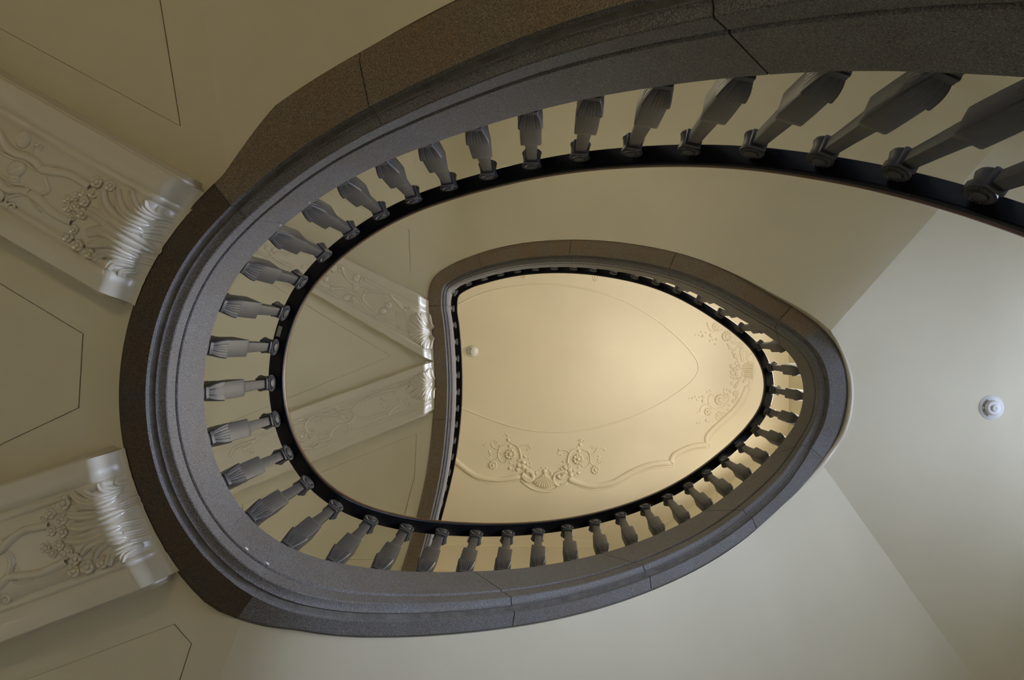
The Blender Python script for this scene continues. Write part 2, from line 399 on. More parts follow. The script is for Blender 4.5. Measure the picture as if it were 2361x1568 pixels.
# ---------------------------------------------------------------- granite strings, block by block
PROF = [(0.010, 0.0), (0.0, 0.006), (0.0, 0.213), (0.003, 0.217), (0.012, 0.219), (0.012, 0.226), (0.003, 0.228),
        (0.003, 0.285), (0.006, 0.289), (0.014, 0.291), (0.024, 0.294), (0.031, 0.299), (0.033, 0.303), (0.036, 0.300), (0.044, 0.300), (0.048, 0.305), (0.052, 0.313), (0.056, UND),
        (0.148, UND), (0.154, UND - .005), (0.165, UND - .009), (0.165, 0.20), (0.165, 0.0)]
CORE = [(0.014, 0.012), (0.014, 0.21), (0.016, 0.28), (0.058, UND - .008), (0.155, UND - .016), (0.155, 0.012)]
SHARP = {0, 1, 2, 4, 5, 6, 7, 8, 12, 15, 17, 18, 20, 22}
def crease(me, np_, keep):          # smooth along the run, sharp at the arrises and at the ends
    me.shade_smooth(); nv = len(me.vertices)
    for e in me.edges:
        a, b = e.vertices
        if a % np_ == b % np_: e.use_edge_sharp = (a % np_) in keep
        elif a // np_ == b // np_ and (a < np_ or a >= nv - np_): e.use_edge_sharp = True
TIGHT = (NP + 19.9, NP + 20.7, NP + 40.4)       # these beds are so fine that only the stone colour changes
def string_run(name, joints, label, stained, flecks=()):
    i0, i1 = joints[0], joints[-1]
    base = path((i0 + i1) / 2)
    o = empty(name, (base[0], base[1], base[2] - DROP - UND), label, 'stair string')
    gap = 0.0018 / 0.177
    for a, b in zip(joints, joints[1:]):
        ga = gap * (.12 if a in TIGHT else 1); gb = gap * (.12 if b in TIGHT else 1)
        a2, b2 = a + ga, b - gb
        n = max(2, int((b2 - a2) * 6))
        R = [sect(a2 + (b2 - a2) * k / n, PROF) for k in range(n + 1)]
        V, Fc = loft(R); blk = mesh('stone_block', V, Fc, M_STONE, o, 0); crease(blk.data, len(PROF), SHARP)
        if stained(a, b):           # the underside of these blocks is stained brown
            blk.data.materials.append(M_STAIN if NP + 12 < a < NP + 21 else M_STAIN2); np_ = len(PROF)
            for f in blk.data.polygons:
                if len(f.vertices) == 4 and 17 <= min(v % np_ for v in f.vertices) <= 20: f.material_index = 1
    for u, v, r in flecks:          # flecks of white paint on the inner face
        best = min(((pix(sect(i0 + (i1 - i0) * k / 300, [(0, d)])[0]), i0 + (i1 - i0) * k / 300, d) for k in range(301) for d in (.03, .06, .09, .12, .15, .18, .2)), key=lambda q: (q[0][0] - u) ** 2 + (q[0][1] - v) ** 2)
        q = sect(best[1], [(0, best[2])])[0]; nx, ny = frame(best[1])[3:5]; tx, ty = ny, -nx
        R = [[(q[0] - nx * h + tx * r * f * math.cos(t), q[1] - ny * h + ty * r * f * math.cos(t), q[2] + r * .7 * f * math.sin(t)) for t in [2 * PI * k / 9 for k in range(9)]] for f, h in ((1, -.001), (.9, .0012), (.4, .0018))]
        V, Fc = loft(R); mesh('paint_fleck', V, Fc, M_CHIP, o, 40)
    n = int((i1 - i0) * 4)
    R = [sect(i0 + (i1 - i0) * k / n, CORE) for k in range(n + 1)]
    V, Fc = loft(R); mesh('mortar_core', V, Fc, M_MORTAR, o, 35)
    return o
J1 = [0.0, NP - 3.6, NP + 3.8, NP + 8.5, NP + 12.5, NP + 19.9, NP + 20.7]
J2 = [NP + 20.7, NP + 25.25, NP + 28.85, NP + 32.6, NP + 36.1]
J3 = [NP + 36.1, NP + 40.4, NP + 41.2, NP + 45.2, NP + 49.25, NP + 53.5, NP + 58.1, NP + 64.1, NP + 70.0, NB - 1.0]
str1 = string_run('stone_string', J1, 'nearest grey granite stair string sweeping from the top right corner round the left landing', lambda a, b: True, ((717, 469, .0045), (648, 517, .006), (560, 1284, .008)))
str2 = string_run('stone_string', J2, 'grey granite stair string along the bottom of the well, rising to the right', lambda a, b: False, ((575, 1292, .006), (612, 1311, .008)))
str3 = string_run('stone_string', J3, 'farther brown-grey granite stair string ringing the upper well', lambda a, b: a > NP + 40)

# ---------------------------------------------------------------- handrail and balusters
RAILZ = 0.128; RC = -0.022
RB = [(.033, 0), (-.024, 0), (-.0255, .004), (-.029, .004), (-.031, 0.0), (-.035, .002), (-.037, .008), (-.036, .014), (.035, .014), (.036, .006)]
RCAP = [(.035, .014), (-.034, .014), (-.036, .018), (-.038, .028), (-.036, .042), (-.030, .053), (-.012, .060), (.012, .060), (.030, .053), (.038, .042), (.0405, .028), (.038, .018)]

def sq(w, z, r=0.18):   # rounded square ring, 12 points
    out = []
    for q in range(4):
        a = q * PI / 2
        for dx, dy in ((1, -1 + r), (1, 1 - r), (1 - r * .3, 1 - r * .3)):
            x, y = dx * w, dy * w
            out.append((x * math.cos(a) - y * math.sin(a), x * math.sin(a) + y * math.cos(a), z))
    return out
T0 = DROP   # local height of the neck top
shaft = [(-.03,.0195),(.070,.0195),(.10,.0185),(.13,.026),(.17,.0325),(.22,.0348),(.30,.0362),(.40,.0370),(.420,.0368),(.428,.0350),(.438,.0285),(.446,.0245),(.47,.0228),(.60,.0205),(T0,.0190),(T0+.02,.0190)]
V, Fc = loft([sq(w, z, .10) for z, w in shaft])
ME = {}
def proto(name, V, Fc, m, smooth=38):
    me = bpy.data.meshes.new(name); me.from_pydata([tuple(v) for v in V], [], Fc); me.update()
    me.shade_smooth(); me.set_sharp_from_angle(angle=math.radians(smooth)); me.materials.append(m); ME[name] = me
proto('baluster', V, Fc, M_IRON, 30)
# leaf sheath: fluted leaves with scalloped tips
n = 96; rings = []
LZ = [(.095,.0205),(.107,.0250),(.124,.0303),(.146,.0345),(.168,.0373),(.186,.0388)]
for q, (z, w) in enumerate(LZ + [(.208, .0402), (.211, .0388), (.202, .033)]):
    r = []
    for k in range(n):
        a = 2 * PI * k / n
        c, s = math.cos(a), math.sin(a); rr = 1 / max(abs(c), abs(s)); rr = min(rr, 1.33)
        t1 = ((a / (PI / 4) + .5) % 1 - .5) * 2; t2 = ((a / (PI / 4)) % 1 - .5) * 2
        tip = math.sqrt(max(0, 1 - t1 * t1)); tip2 = math.sqrt(max(0, 1 - (t2 * 2.2) ** 2))
        zz = z
        if q >= 6: zz = z - 0.024 * (1 - max(tip, .62 * tip2))
        elif q >= 3: zz = z - 0.012 * (1 - tip) * (q - 2) / 3
        fl = 0.0004 * math.cos(24 * a) + 0.0012 * (tip - .6)
        r.append((c * (w * rr + fl), s * (w * rr + fl), zz))
    rings.append(r)
V, Fc = loft(rings, caps=False)
proto('leaf_sheath', V, Fc, M_IRON, 25)
V, Fc = loft([sq(w, z, .12) for z, w in ((.068,.019),(.070,.0240),(.074,.0248),(.091,.0240),(.095,.0252),(.098,.0240),(.099,.020))]); proto('base_ring', V, Fc, M_IRON, 50)
V, Fc = loft([sq(w, z, .10) for z, w in ((T0-.006,.021),(T0-.005,.0262),(T0+.001,.0278),(T0+.008,.0278),(T0+.012,.0262),(T0+.013,.022))]); proto('collar_plate', V, Fc, M_IRON, 50)
def lathe_x(prof, zc, zs=1.34, n=30, mod=None):
    R = []
    for q, (x, r) in enumerate(prof):
        R.append([(x + (mod(q, k) if mod else 0), r * math.cos(2*PI*k/n), zc + zs * r * math.sin(2*PI*k/n)) for k in range(n)])
    return loft(R)
ZS = T0 + .064
V, Fc = lathe_x([(-.032,.002),(-.032,.037),(-.026,.0395),(-.016,.036),(0,.0335),(.014,.035),(.022,.039),(.0265,.039),(.0265,.004)], ZS)
box(V, Fc, -.026, .006, -.018, .018, T0 + .085, T0 + .150)
proto('scroll', V, Fc, M_IRON, 35)
V, Fc = lathe_x([(.024,.0375),(.0285,.0365),(.0295,.033),(.0285,.0265),(.027,.0225),(.029,.0215),(.0325,.0195),(.034,.013),(.0345,.004)], ZS, n=44, mod=lambda q, k: (0.0026 if k % 2 else -0.001) if q in (2, 3) else 0)
proto('rosette', V, Fc, M_IRON, 25)

def balustrade(i0, i1, first, last, label):
    b = path((i0 + i1) / 2)
    o = empty('balustrade', (b[0], b[1], b[2] - DROP), label, 'balustrade')
    base = Vector(o.location)
    n = int((i1 - i0) * 5)
    for nm, pr, m in (('rail_base', RB, M_BLACK), ('rail_cap', RCAP, M_WOOD)):
        R = [vsect(i0 + (i1 - i0) * k / n, [(RC + a, RAILZ + h) for a, h in pr]) for k in range(n + 1)]
        V, Fc = loft(R); mesh(nm, V, Fc, m, o, 50)
    if first == 0:      # small bright metal plate screwed under the rail
        R = [vsect(NP + 15.42 + .3 * k / 4, [(RC + .004, RAILZ - .0025), (RC + .024, RAILZ - .0025), (RC + .024, RAILZ + .002), (RC + .004, RAILZ + .002)]) for k in range(5)]
        V, Fc = loft(R); tag(mesh('rail_plate', V, Fc, M_STEEL, o, 30), 'small polished metal plate under the rail')
    for k in range(first, last + 1):
        x, y, z, nx, ny, m = frame(k)
        p = bpy.data.objects.new('baluster', ME['baluster']); COL.objects.link(p); p.parent = o
        p.location = Vector((x, y, z - DROP)) - base
        p.rotation_euler = (0, 0, math.atan2(-ny, -nx))
        for nm in ('leaf_sheath', 'base_ring', 'collar_plate', 'scroll', 'rosette'):
            c = bpy.data.objects.new(nm, ME[nm]); COL.objects.link(c); c.parent = p
    return o
balustrade(0.0, NP + 20.5, 0, NP + 20, 'nearest balustrade with iron balusters climbing from the right edge round the left landing')
balustrade(NP + 20.5, NP + 40.5, NP + 21, NP + 40, 'balustrade along the bottom of the well, rising to the rounded right end')
balustrade(NP + 40.5, NP + 75.4, NP + 41, NP + 75, 'farthest balustrade ringing the upper well below the stucco ceiling')

# ---------------------------------------------------------------- relief ornament, traced on its own plane
def spline(P2, sub=6):
    out = []
    n = len(P2)
    g = lambda j: P2[min(max(j, 0), n - 1)]
    for k in range(n - 1):
        for s in range(sub):
            t = s / sub
            out.append(tuple(cr(g(k-1)[c], g(k)[c], g(k+1)[c], g(k+2)[c], t) for c in (0, 1)))
    out.append(tuple(P2[-1])); return out
class Relief:
    """elements in the pixel grid of a horizontal plane at height z; every element is its own part"""
    def __init__(s, root, z, m, conv=lambda x, y: (x, y), sc=1.0, zf=None):
        s.root, s.z, s.m, s.conv, s.sc, s.zf = root, z, m, conv, sc, zf
        s.px = z / F / sc          # metres per unit
    def P(s, x, y, d=0.0):
        u, v = s.conv(x, y); p = at(u, v, s.z); z = s.z if s.zf is None else s.zf(p.x, p.y)
        return Vector((p.x, p.y, z - d))
    def put(s, name, V, Fc, smooth=60): return mesh(name, V, Fc, s.m, s.root, smooth)
    def tube(s, pts, r0, r1=None, name='scroll', flat=1.0, sub=6):
        r1 = r0 if r1 is None else r1
        q = spline(pts, sub); R = []
        n = len(q)
        for i, (x, y) in enumerate(q):
            a = q[max(0, i-1)]; b = q[min(n-1, i+1)]; dx, dy = b[0]-a[0], b[1]-a[1]; l = math.hypot(dx, dy) or 1
            r = r0 + (r1 - r0) * i / (n - 1)
            if i == 0 or i == n - 1: r *= .8 if name == 'stem' else .45
            ring = []
            for k in range(7):
                t = PI * k / 6
                ring.append(s.P(x - dy / l * r * math.cos(t), y + dx / l * r * math.cos(t), (math.sin(t) * 1.15 - .1) * r * s.px * flat))
            R.append(ring)
        V, Fc = loft(R, closed=False, caps=False)
        return s.put(name, V, Fc)
    def spiral(s, cx, cy, r, turns=1.5, a0=0.0, sgn=1, w=None, tail=(), name='scroll'):
        w = w or r * .2; pts = list(tail)
        m = int(turns * 8)
        for k in range(m + 1):
            t = k / m; a = math.radians(a0) + sgn * turns * 2 * PI * t; rr = r * (1 - .82 * t)
            pts.append((cx + rr * math.cos(a), cy + rr * math.sin(a)))
        s.tube(pts, w, w * .7, name, sub=3)
        return s.blob(cx, cy, w * 1.1, w * 1.1, name='scroll_eye')
    def blob(s, cx, cy, rx, ry, a=0.0, name='bud', h=0.7):
        R = []; a = math.radians(a); c0, s0 = math.cos(a), math.sin(a); n = 20 if name == 'bud' else 12
        for q in range(7):
            t = PI / 2 * q / 6 * .97; ring = []
            for k in range(n):
                x = math.cos(t) * math.cos(2 * PI * (k + .5) / n); y = math.cos(t) * math.sin(2 * PI * (k + .5) / n)
                cleft = 1 - (.30 * math.exp(-((y - .25 * x) / .13) ** 2) if name == 'bud' else 0)
                ring.append(s.P(cx + rx * x * c0 - ry * y * s0, cy + rx * x * s0 + ry * y * c0, math.sin(t) * min(rx, ry) * h * cleft * s.px))
            R.append(ring)
        V, Fc = loft(R); return s.put(name, V, Fc)
    def rosette(s, cx, cy, r, n=8, name='flower', h=0.35):
        R = []; K = n * 6
        for f, z in ((1, 0), (.97, .5), (.86, .95), (.68, .9), (.46, .5), (.38, .45), (.33, .95), (.2, 1.2), (.05, 1.25)):
            ring = []
            for k in range(K):
                t = 2 * PI * k / K; w = abs(math.cos(n * t / 2))
                rr = r * f * (1 - .13 * (1 - w) * (f > .4)); zz = z * (1 - .45 * (1 - w) ** 2 * (f > .4) * (z > .4))
                ring.append(s.P(cx + rr * math.cos(t), cy + rr * math.sin(t), zz * h * r * s.px))
            R.append(ring)
        V, Fc = loft(R); return s.put(name, V, Fc, 45)
    def leaf(s, pts, w, name='leaf', h=0.6, base=.25):
        q = spline(pts, 5); n = len(q); R = []
        for i, (x, y) in enumerate(q):
            a = q[max(0, i-1)]; b = q[min(n-1, i+1)]; dx, dy = b[0]-a[0], b[1]-a[1]; l = math.hypot(dx, dy) or 1
            t = i / (n - 1); r = w * (base + (1 - base) * math.sin(PI * min(1, t * .62 + .12))) * (1 if t < .78 else max(.12, math.sqrt(max(0, 1 - ((t - .78) / .22) ** 2))))
            ring = []
            for f, z in ((1, 0), (.85, .55), (.45, .95), (.1, .62), (0, .5), (-.1, .62), (-.45, .95), (-.85, .55), (-1, 0)):
                ring.append(s.P(x - dy / l * r * f, y + dx / l * r * f, z * r * h * s.px * 1.2))
            R.append(ring)
        V, Fc = loft(R, closed=False, caps=False); return s.put(name, V, Fc, 50)

# ---------------------------------------------------------------- carved plaster beams under the left landings
def edge_line(i0, i1, n=90):
    return [sect(i0 + (i1 - i0) * k / n, [(OUT, UND - .009)])[0] for k in range(n + 1)]
E1 = edge_line(NP + 10, NP + 23); E3 = edge_line(NP + 55.8, NP + 68)
def dist_edge(E, x, y):
    best = 9
    for a, b in zip(E, E[1:]):
        ex, ey = b[0]-a[0], b[1]-a[1]; t = max(0, min(1, ((x-a[0])*ex + (y-a[1])*ey) / (ex*ex + ey*ey)))
        best = min(best, math.hypot(x - a[0] - t*ex, y - a[1] - t*ey))
    return best
CURL = 0.082
def beam(label, E, zs, zb, zp, p_up, p_lo, ang_up, ang_lo, length):
    """zs stone underside, zb beam face, zp panel; p_up/p_lo pixels where the two arrises meet the stone"""
    A = at(*p_up, zb); B = at(*p_lo, zb)
    du = Vector((-math.cos(ang_up), -math.sin(ang_up), 0)); dl = Vector((-math.cos(ang_lo), -math.sin(ang_lo), 0))
    def zf(x, y):
        d = dist_edge(E, x, y); t = max(0, min(1, d / CURL)); s = t * t * (3 - 2 * t)
        return zs + 0.004 + (zb - zs - .004) * s
    def hit(p, d):      # walk back along the beam until under the stone edge
        t = -0.35
        while t < .6:
            q = p + d * t
            if dist_edge(E, q.x, q.y) < .012: return t
            t += .004
        return 0.0
    cen = (A + B) / 2
    root = empty('plaster_beam', (cen.x, cen.y, zb), label, 'beam', 'carved beams under the landings')
    wid = (A - B).length
    gv = []
    for g in (.078, .105): gv += [(g - .006, 0), (g - .002, 1), (g + .002, 1), (g + .006, 0)]
    bs = [0, .015, .04] + [g[0] for g in gv] + [.15, .22, .29] ; fl = [0, 0, 0] + [g[1] for g in gv] + [0, 0, 0]
    half = [(b, f) for b, f in zip(bs, fl)]
    cols = [(b / wid * (wid / .45), f) for b, f in half if b < .225 ]
    cols = [(b / .45, f) for b, f in half if b <= .225] 
    cols = cols + [(1 - t, f) for t, f in reversed(cols)]
    rows = []
    sts = [.008 * q for q in range(15)] + [.14, .2, .35, .6, 1.0, length * .6, length]
    starts = []
    for t, f in cols:
        p = A.lerp(B, t); d = (du.lerp(dl, t)).normalized(); starts.append((p, d, hit(p, d), f, t))
    for a in sts:
        row = []
        for p, d, h, f, t in starts:
            q = p + d * (h + a); z = zf(q.x, q.y)
            row.append((q.x, q.y, z + .006 * f * (a > .03)))
        # side faces: arris, small fillet, panel
        nU = (A - B).normalized(); nL = -nU
        u0 = row[0]; l0 = row[-1]
        def side(e, nv): return [(e[0], e[1], e[2] + .035), (e[0] + nv.x * .008, e[1] + nv.y * .008, e[2] + .038), (e[0] + nv.x * .008, e[1] + nv.y * .008, e[2] + .05), (e[0] + nv.x * .022, e[1] + nv.y * .022, e[2] + .062), (e[0] + nv.x * .022, e[1] + nv.y * .022, zp + .02)]
        row = list(reversed(side(u0, nU))) + row + side(l0, nL)
        rows.append(row)
    V, Fc = loft(rows, closed=False, caps=False)
    mesh('beam_body', V, Fc, M_GLOSS, root, 62)
    return root, zf
B1Z = Z1 - .085; B3Z = Z3 - .085
rad = math.radians
bm1, zf1 = beam('carved plaster beam nearest the top left corner, ending in an acanthus fan', E1, Z1, B1Z, Z1 + LIFT, (452, 437), (280, 703), rad(29.6), rad(29.6), 2.6)
bm2, zf2 = beam('carved plaster beam nearest the bottom left corner, with a looped stem and acanthus fan', E1, Z1, B1Z, Z1 + LIFT, (262, 1040), (398, 1330), rad(-17.8), rad(-20.8), 2.6)
bm3, zf3 = beam('farther carved plaster beam slanting down to the upper landing, above the dark notch', E3, Z3, B3Z, Z3 + LIFT, (988, 694), (1000, 836), rad(26.5), rad(30), 2.9)
bm4, zf4 = beam('farther carved plaster beam slanting up to the upper landing, with rosette and shell', E3, Z3, B3Z, Z3 + LIFT, (1000, 833), (1000, 945), rad(-19.7), rad(-22.5), 2.9)

def fan(R, tip, petals, w, bend=.12):
    """petals run from near tip outwards"""
    for (x, y) in petals:
        dx, dy = x - tip[0], y - tip[1]
        R.leaf([tip, (tip[0] + dx * .35 - dy * bend, tip[1] + dy * .35 + dx * bend), (tip[0] + dx * .72 - dy * bend * .9, tip[1] + dy * .72 + dx * bend * .9), (x, y)], w, 'palmette_leaf')
# beam 1: grid of the crop at (0, 280), scale 3.565
cv = lambda x, y: (x / 3.565, 280 + y / 3.565)
R = Relief(bm1, B1Z, M_GLOSS, cv, 3.565, zf1)
R.tube([(-260,-160),(-120,-20),(0,110),(60,210),(140,270),(220,290),(300,340),(340,390)], 38, 40, 'stem')
R.tube([(330,395),(430,410),(560,430),(650,480),(740,540)], 40, 34, 'stem')
R.tube([(-60,170),(20,260),(110,305),(210,335),(270,390),(360,420)], 16, 14, 'tendril')
R.tube([(380,375),(460,365),(540,390),(600,420)], 12, 6, 'tendril')
R.spiral(345,215,46,1.1,200,1,14,[(262,290),(262,230),(275,185)])
R.blob(195,150,62,78,20,'bud'); R.blob(140,390,80,66,-20,'bud'); R.blob(120,475,55,40,10,'bud')
R.tube([(-260,300),(-120,420),(0,500),(60,560),(180,570),(250,590)], 36, 36, 'stem')
R.tube([(250,590),(330,650),(420,740),(520,800),(590,830)], 40, 34, 'stem')
R.tube([(20,450),(110,510),(210,530),(245,590),(260,670),(340,750)], 14, 10, 'tendril')
R.tube([(370,440),(380,500),(400,570),(340,600)], 16, 20, 'tendril')
R.spiral(95,705,40,1.1,160,1,13,[(200,600),(110,615),(50,650)])
R.blob(-10,620,45,60,30,'bud')
for (x, y, r) in ((560,640,44),(620,620,44),(560,710,44),(690,590,46),(800,500,56),(770,590,50),(910,530,52),(600,780,40),(620,700,44),(680,760,54),(700,660,50),(560,950,52),(610,890,44),(640,1020,52),(740,1090,46)):
    R.rosette(x, y, r, 5, 'blossom', .45)
tip = (1180, 1000)
for pts, w in (([(840,560),(870,700),(990,830),(1140,900)],56), ([(960,560),(990,700),(1080,800),(1180,840)],46), ([(1080,570),(1100,660),(1160,750),(1230,790)],40), ([(1190,650),(1190,710),(1230,760),(1290,770)],34), ([(1290,690),(1270,730),(1290,770),(1340,780)],26),
               ([(730,730),(850,800),(980,900),(1180,1060)],60), ([(720,920),(830,900),(950,960),(1110,1070)],54), ([(730,1020),(840,1000),(950,1020),(1060,1110)],46), ([(760,1130),(860,1080),(950,1100),(1040,1140)],40), ([(880,1210),(920,1160),(980,1160),(1030,1180)],34), ([(940,1270),(960,1230),(1000,1220),(1040,1230)],24)):
    R.leaf(pts, w, 'palmette_leaf', .75, .5)
for pts in ([(1130,890),(1200,880),(1260,890)], [(1200,830),(1250,820),(1300,830)], [(1080,1080),(1130,1090),(1170,1100)], [(1060,1130),(1110,1140),(1150,1150)], [(1120,930),(1200,940),(1260,960)], [(1150,1040),(1190,1040),(1230,1050)]):
    R.leaf(pts, 26, 'palmette_leaf', .6, .5)
# beam 2: grid of the crop at (0, 1000), scale 3.267
cv = lambda x, y: (x / 3.267, 1000 + y / 3.267)
R = Relief(bm2, B1Z, M_GLOSS, cv, 3.267, zf2)
R.tube([(-260,960),(-120,920),(0,880),(80,800),(180,730),(290,705),(370,690)], 34, 30, 'stem')
R.tube([(-260,1230),(-120,1180),(0,1140),(60,1080),(160,1070),(300,1050),(420,1000),(500,960)], 36, 32, 'stem')
R.tube([(60,900),(90,960),(80,1020),(60,1080)], 30, 26, 'stem')
R.tube([(120,990),(150,1040),(230,1035)], 12, 6, 'tendril')
R.tube([(10,800),(60,770),(120,740)], 10, 6, 'tendril')
R.tube([(90,1110),(160,1125),(260,1100)], 12, 6, 'tendril')
R.spiral(42,1252,38,1.2,200,1,13,[(-60,1200),(-20,1180)])
for (x, y, r) in ((380,600,46),(330,640,30),(480,520,60),(470,640,48),(390,730,44),(470,740,48),(345,860,44),(400,900,40),(450,840,44),(490,910,44),(520,880,40),(560,1030,52),(570,940,52),(660,1000,58),(770,970,48),(565,560,36)):
    R.rosette(x, y, r, 5, 'blossom', .45)
for pts, w in (([(560,560),(620,540),(720,540),(820,510)],36), ([(540,440),(600,500),(700,520),(820,480)],34), ([(620,430),(680,470),(760,480),(840,450)],32), ([(730,380),(750,420),(800,440),(840,430)],26), ([(810,350),(810,390),(840,400),(870,395)],22),
               ([(510,610),(590,620),(700,610),(830,580)],40), ([(530,700),(620,700),(740,660),(880,600)],46), ([(510,800),(640,790),(760,740),(880,710)],50), ([(610,900),(660,840),(770,790),(890,760)],46), ([(710,930),(740,860),(820,810),(920,800)],40), ([(820,990),(840,920),(890,880),(960,850)],34), ([(920,965),(930,910),(970,880),(1010,890)],28)):
    R.leaf(pts, w, 'palmette_leaf', .75, .5)
for pts in ([(830,500),(880,490),(930,480)], [(840,560),(900,540),(960,520)], [(860,620),(930,590),(980,570)], [(870,700),(930,700),(980,700)], [(900,770),(960,770),(1000,760)], [(940,830),(1000,830),(1040,820)]):
    R.leaf(pts, 24, 'palmette_leaf', .6, .5)
# beam 3: grid of the crop at (680, 560), scale 5.226
cv = lambda x, y: (680 + x / 5.226, 560 + y / 5.226)
R = Relief(bm3, B3Z, M_GLOSS, cv, 5.226, zf3)
R.tube([(570,290),(600,380),(650,450),(710,490),(780,510),(860,540),(940,560)], 20, 14, 'stem')
R.tube([(440,560),(520,545),(600,560),(660,600),(740,620),(770,670),(800,700)], 18, 16, 'stem')
R.tube([(850,610),(860,580),(920,580),(1000,595),(1100,620)], 18, 10, 'stem')
R.tube([(850,610),(820,640),(830,690),(880,750),(940,800)], 20, 16, 'stem')
R.tube([(1150,610),(1180,670),(1240,730),(1300,800)], 18, 16, 'stem')
R.tube([(980,910),(1010,880),(1100,910),(1200,930)], 18, 10, 'stem')
R.tube([(420,570),(440,540),(470,530)], 16, 10, 'tendril')
R.spiral(830,440,26,1.2,180,1,9,[(800,520),(785,470)]); R.spiral(683,700,28,1.2,200,-1,9,[(750,640),(700,640)])
R.spiral(1375,790,26,1.3,200,1,9,[(1310,800),(1330,770)]); R.spiral(1252,1018,28,1.3,180,-1,9,[(1200,930),(1215,980)])
R.tube([(1300,790),(1340,850),(1330,900)], 14, 8, 'tendril'); R.tube([(1220,900),(1230,860),(1270,830)], 14, 10, 'tendril')
for (x, y, a, b, g) in ((745,420,42,50,30),(730,535,44,40,0),(620,660,44,40,20),(445,495,26,30,0),(545,345,26,28,0),(1130,750,46,50,0),(1060,820,46,44,0),(1240,840,22,22,0),(470,310,40,50,30),(1100,700,34,30,0),(370,430,40,40,0)):
    R.blob(x, y, a, b, g, 'bud', .6)
# further out, seen behind the near rail
R.tube([(-330,40),(-260,160),(-160,230),(-40,290)], 18, 14, 'stem'); R.tube([(-300,170),(-200,120),(-100,150)], 16, 12, 'stem')
for (x, y, r) in ((-330,60,40),(-250,90,34),(100,290,30),(200,150,30),(-60,140,30)): R.blob(x, y, r, r * .85, 20, 'bud', .6)
tip = (1680, 1080)
for (x, y) in ((1590,850),(1530,840),(1460,840),(1395,870),(1345,930),(1335,1000),(1350,1060),(1370,1120),(1415,1170),(1470,1205),(1530,1250),(1570,1280),(1610,1290)):
    dx, dy = x - tip[0], y - tip[1]; s = 1 if y < 1010 else -1
    R.leaf([(tip[0] + dx * .24, tip[1] + dy * .24), (tip[0] + dx * .45 + s * dy * .10, tip[1] + dy * .45 - s * dx * .10), (tip[0] + dx * .8 + s * dy * .06, tip[1] + dy * .8 - s * dx * .06), (x, y)], 36, 'shell_lobe', .75, .3)
# beam 4: grid of the crop at (640, 800), scale 5.058
cv = lambda x, y: (640 + x / 5.058, 800 + y / 5.058)
R = Relief(bm4, B3Z, M_GLOSS, cv, 5.058, zf4)
R.tube([(1400,495),(1300,510),(1200,535),(1080,580),(960,650),(880,720),(820,750)], 15, 15, 'stem')
R.tube([(830,740),(770,750),(720,780),(640,800),(540,785),(450,800),(370,840),(330,900),(330,960),(380,1010)], 17, 14, 'stem')
R.tube([(890,800),(960,830),(1080,820),(1180,790),(1280,760)], 15, 15, 'stem')
R.tube([(1300,800),(1320,750),(1390,690),(1470,640),(1520,590)], 17, 12, 'stem')
R.tube([(920,800),(860,870),(800,900),(710,920),(650,970),(610,1050)], 18, 16, 'stem')
R.tube([(610,1070),(540,1090),(460,1110),(390,1140)], 16, 12, 'stem')
R.tube([(1170,490),(1190,520),(1240,530)], 10, 6, 'tendril'); R.tube([(870,740),(890,770),(900,800)], 14, 10, 'tendril')
R.tube([(820,930),(830,970),(800,1000)], 12, 6, 'tendril'); R.tube([(1360,500),(1370,550)], 14, 8, 'tendril')
R.spiral(1450,428,28,1.3,160,1,8,[(1400,490),(1410,450)]); R.spiral(1540,675,32,1.3,200,-1,8,[(1500,610),(1500,650)])
R.spiral(870,945,22,1.2,200,-1,8,[(830,880),(840,920)]); R.spiral(400,970,36,1.3,90,1,10,[(420,1010)])
R.spiral(430,1140,32,1.2,30,1,10,[(500,1110)]); R.spiral(330,840,30,1.2,0,1,10,[(380,830)])
R.rosette(280,1045,70,11,'flower',.3)
for (x, y, a) in ((1235,590,40),(1240,680,38),(700,725,36),(760,820,36),(790,850,28),(520,840,24),(455,880,22),(575,1000,24),(500,1040,38),(1405,615,16),(710,830,22),(370,1050,24)):
    R.blob(x, y, a, a * .85, 30, 'bud', .6)
R.tube([(180,900),(250,880),(320,880)], 16, 12, 'tendril'); R.tube([(260,1150),(330,1190),(400,1170)], 16, 12, 'tendril')
R.tube([(-560,1270),(-500,1180),(-380,1130),(-260,1090)], 20, 16, 'stem'); R.tube([(-420,1200),(-330,1160),(-220,1060),(-140,1010)], 18, 14, 'stem')
for (x, y, r) in ((-390,1200,34),(-330,1150,30),(-300,1210,30),(-230,1060,26)): R.blob(x, y, r, r * .85, 20, 'bud', .6)
tip = (1830, 430)
for (x, y) in ((1770,250),(1710,285),(1650,300),(1590,340),(1550,390),(1520,430),(1500,520),(1560,590),(1620,610),(1680,630),(1730,640),(1790,620)):
    dx, dy = x - tip[0], y - tip[1]; s = 1 if y < 470 else -1
    R.leaf([(tip[0] + dx * .24, tip[1] + dy * .24), (tip[0] + dx * .45 + s * dy * .10, tip[1] + dy * .45 - s * dx * .10), (tip[0] + dx * .8 + s * dy * .06, tip[1] + dy * .8 - s * dx * .06), (x, y)], 34, 'shell_lobe', .75, .3)

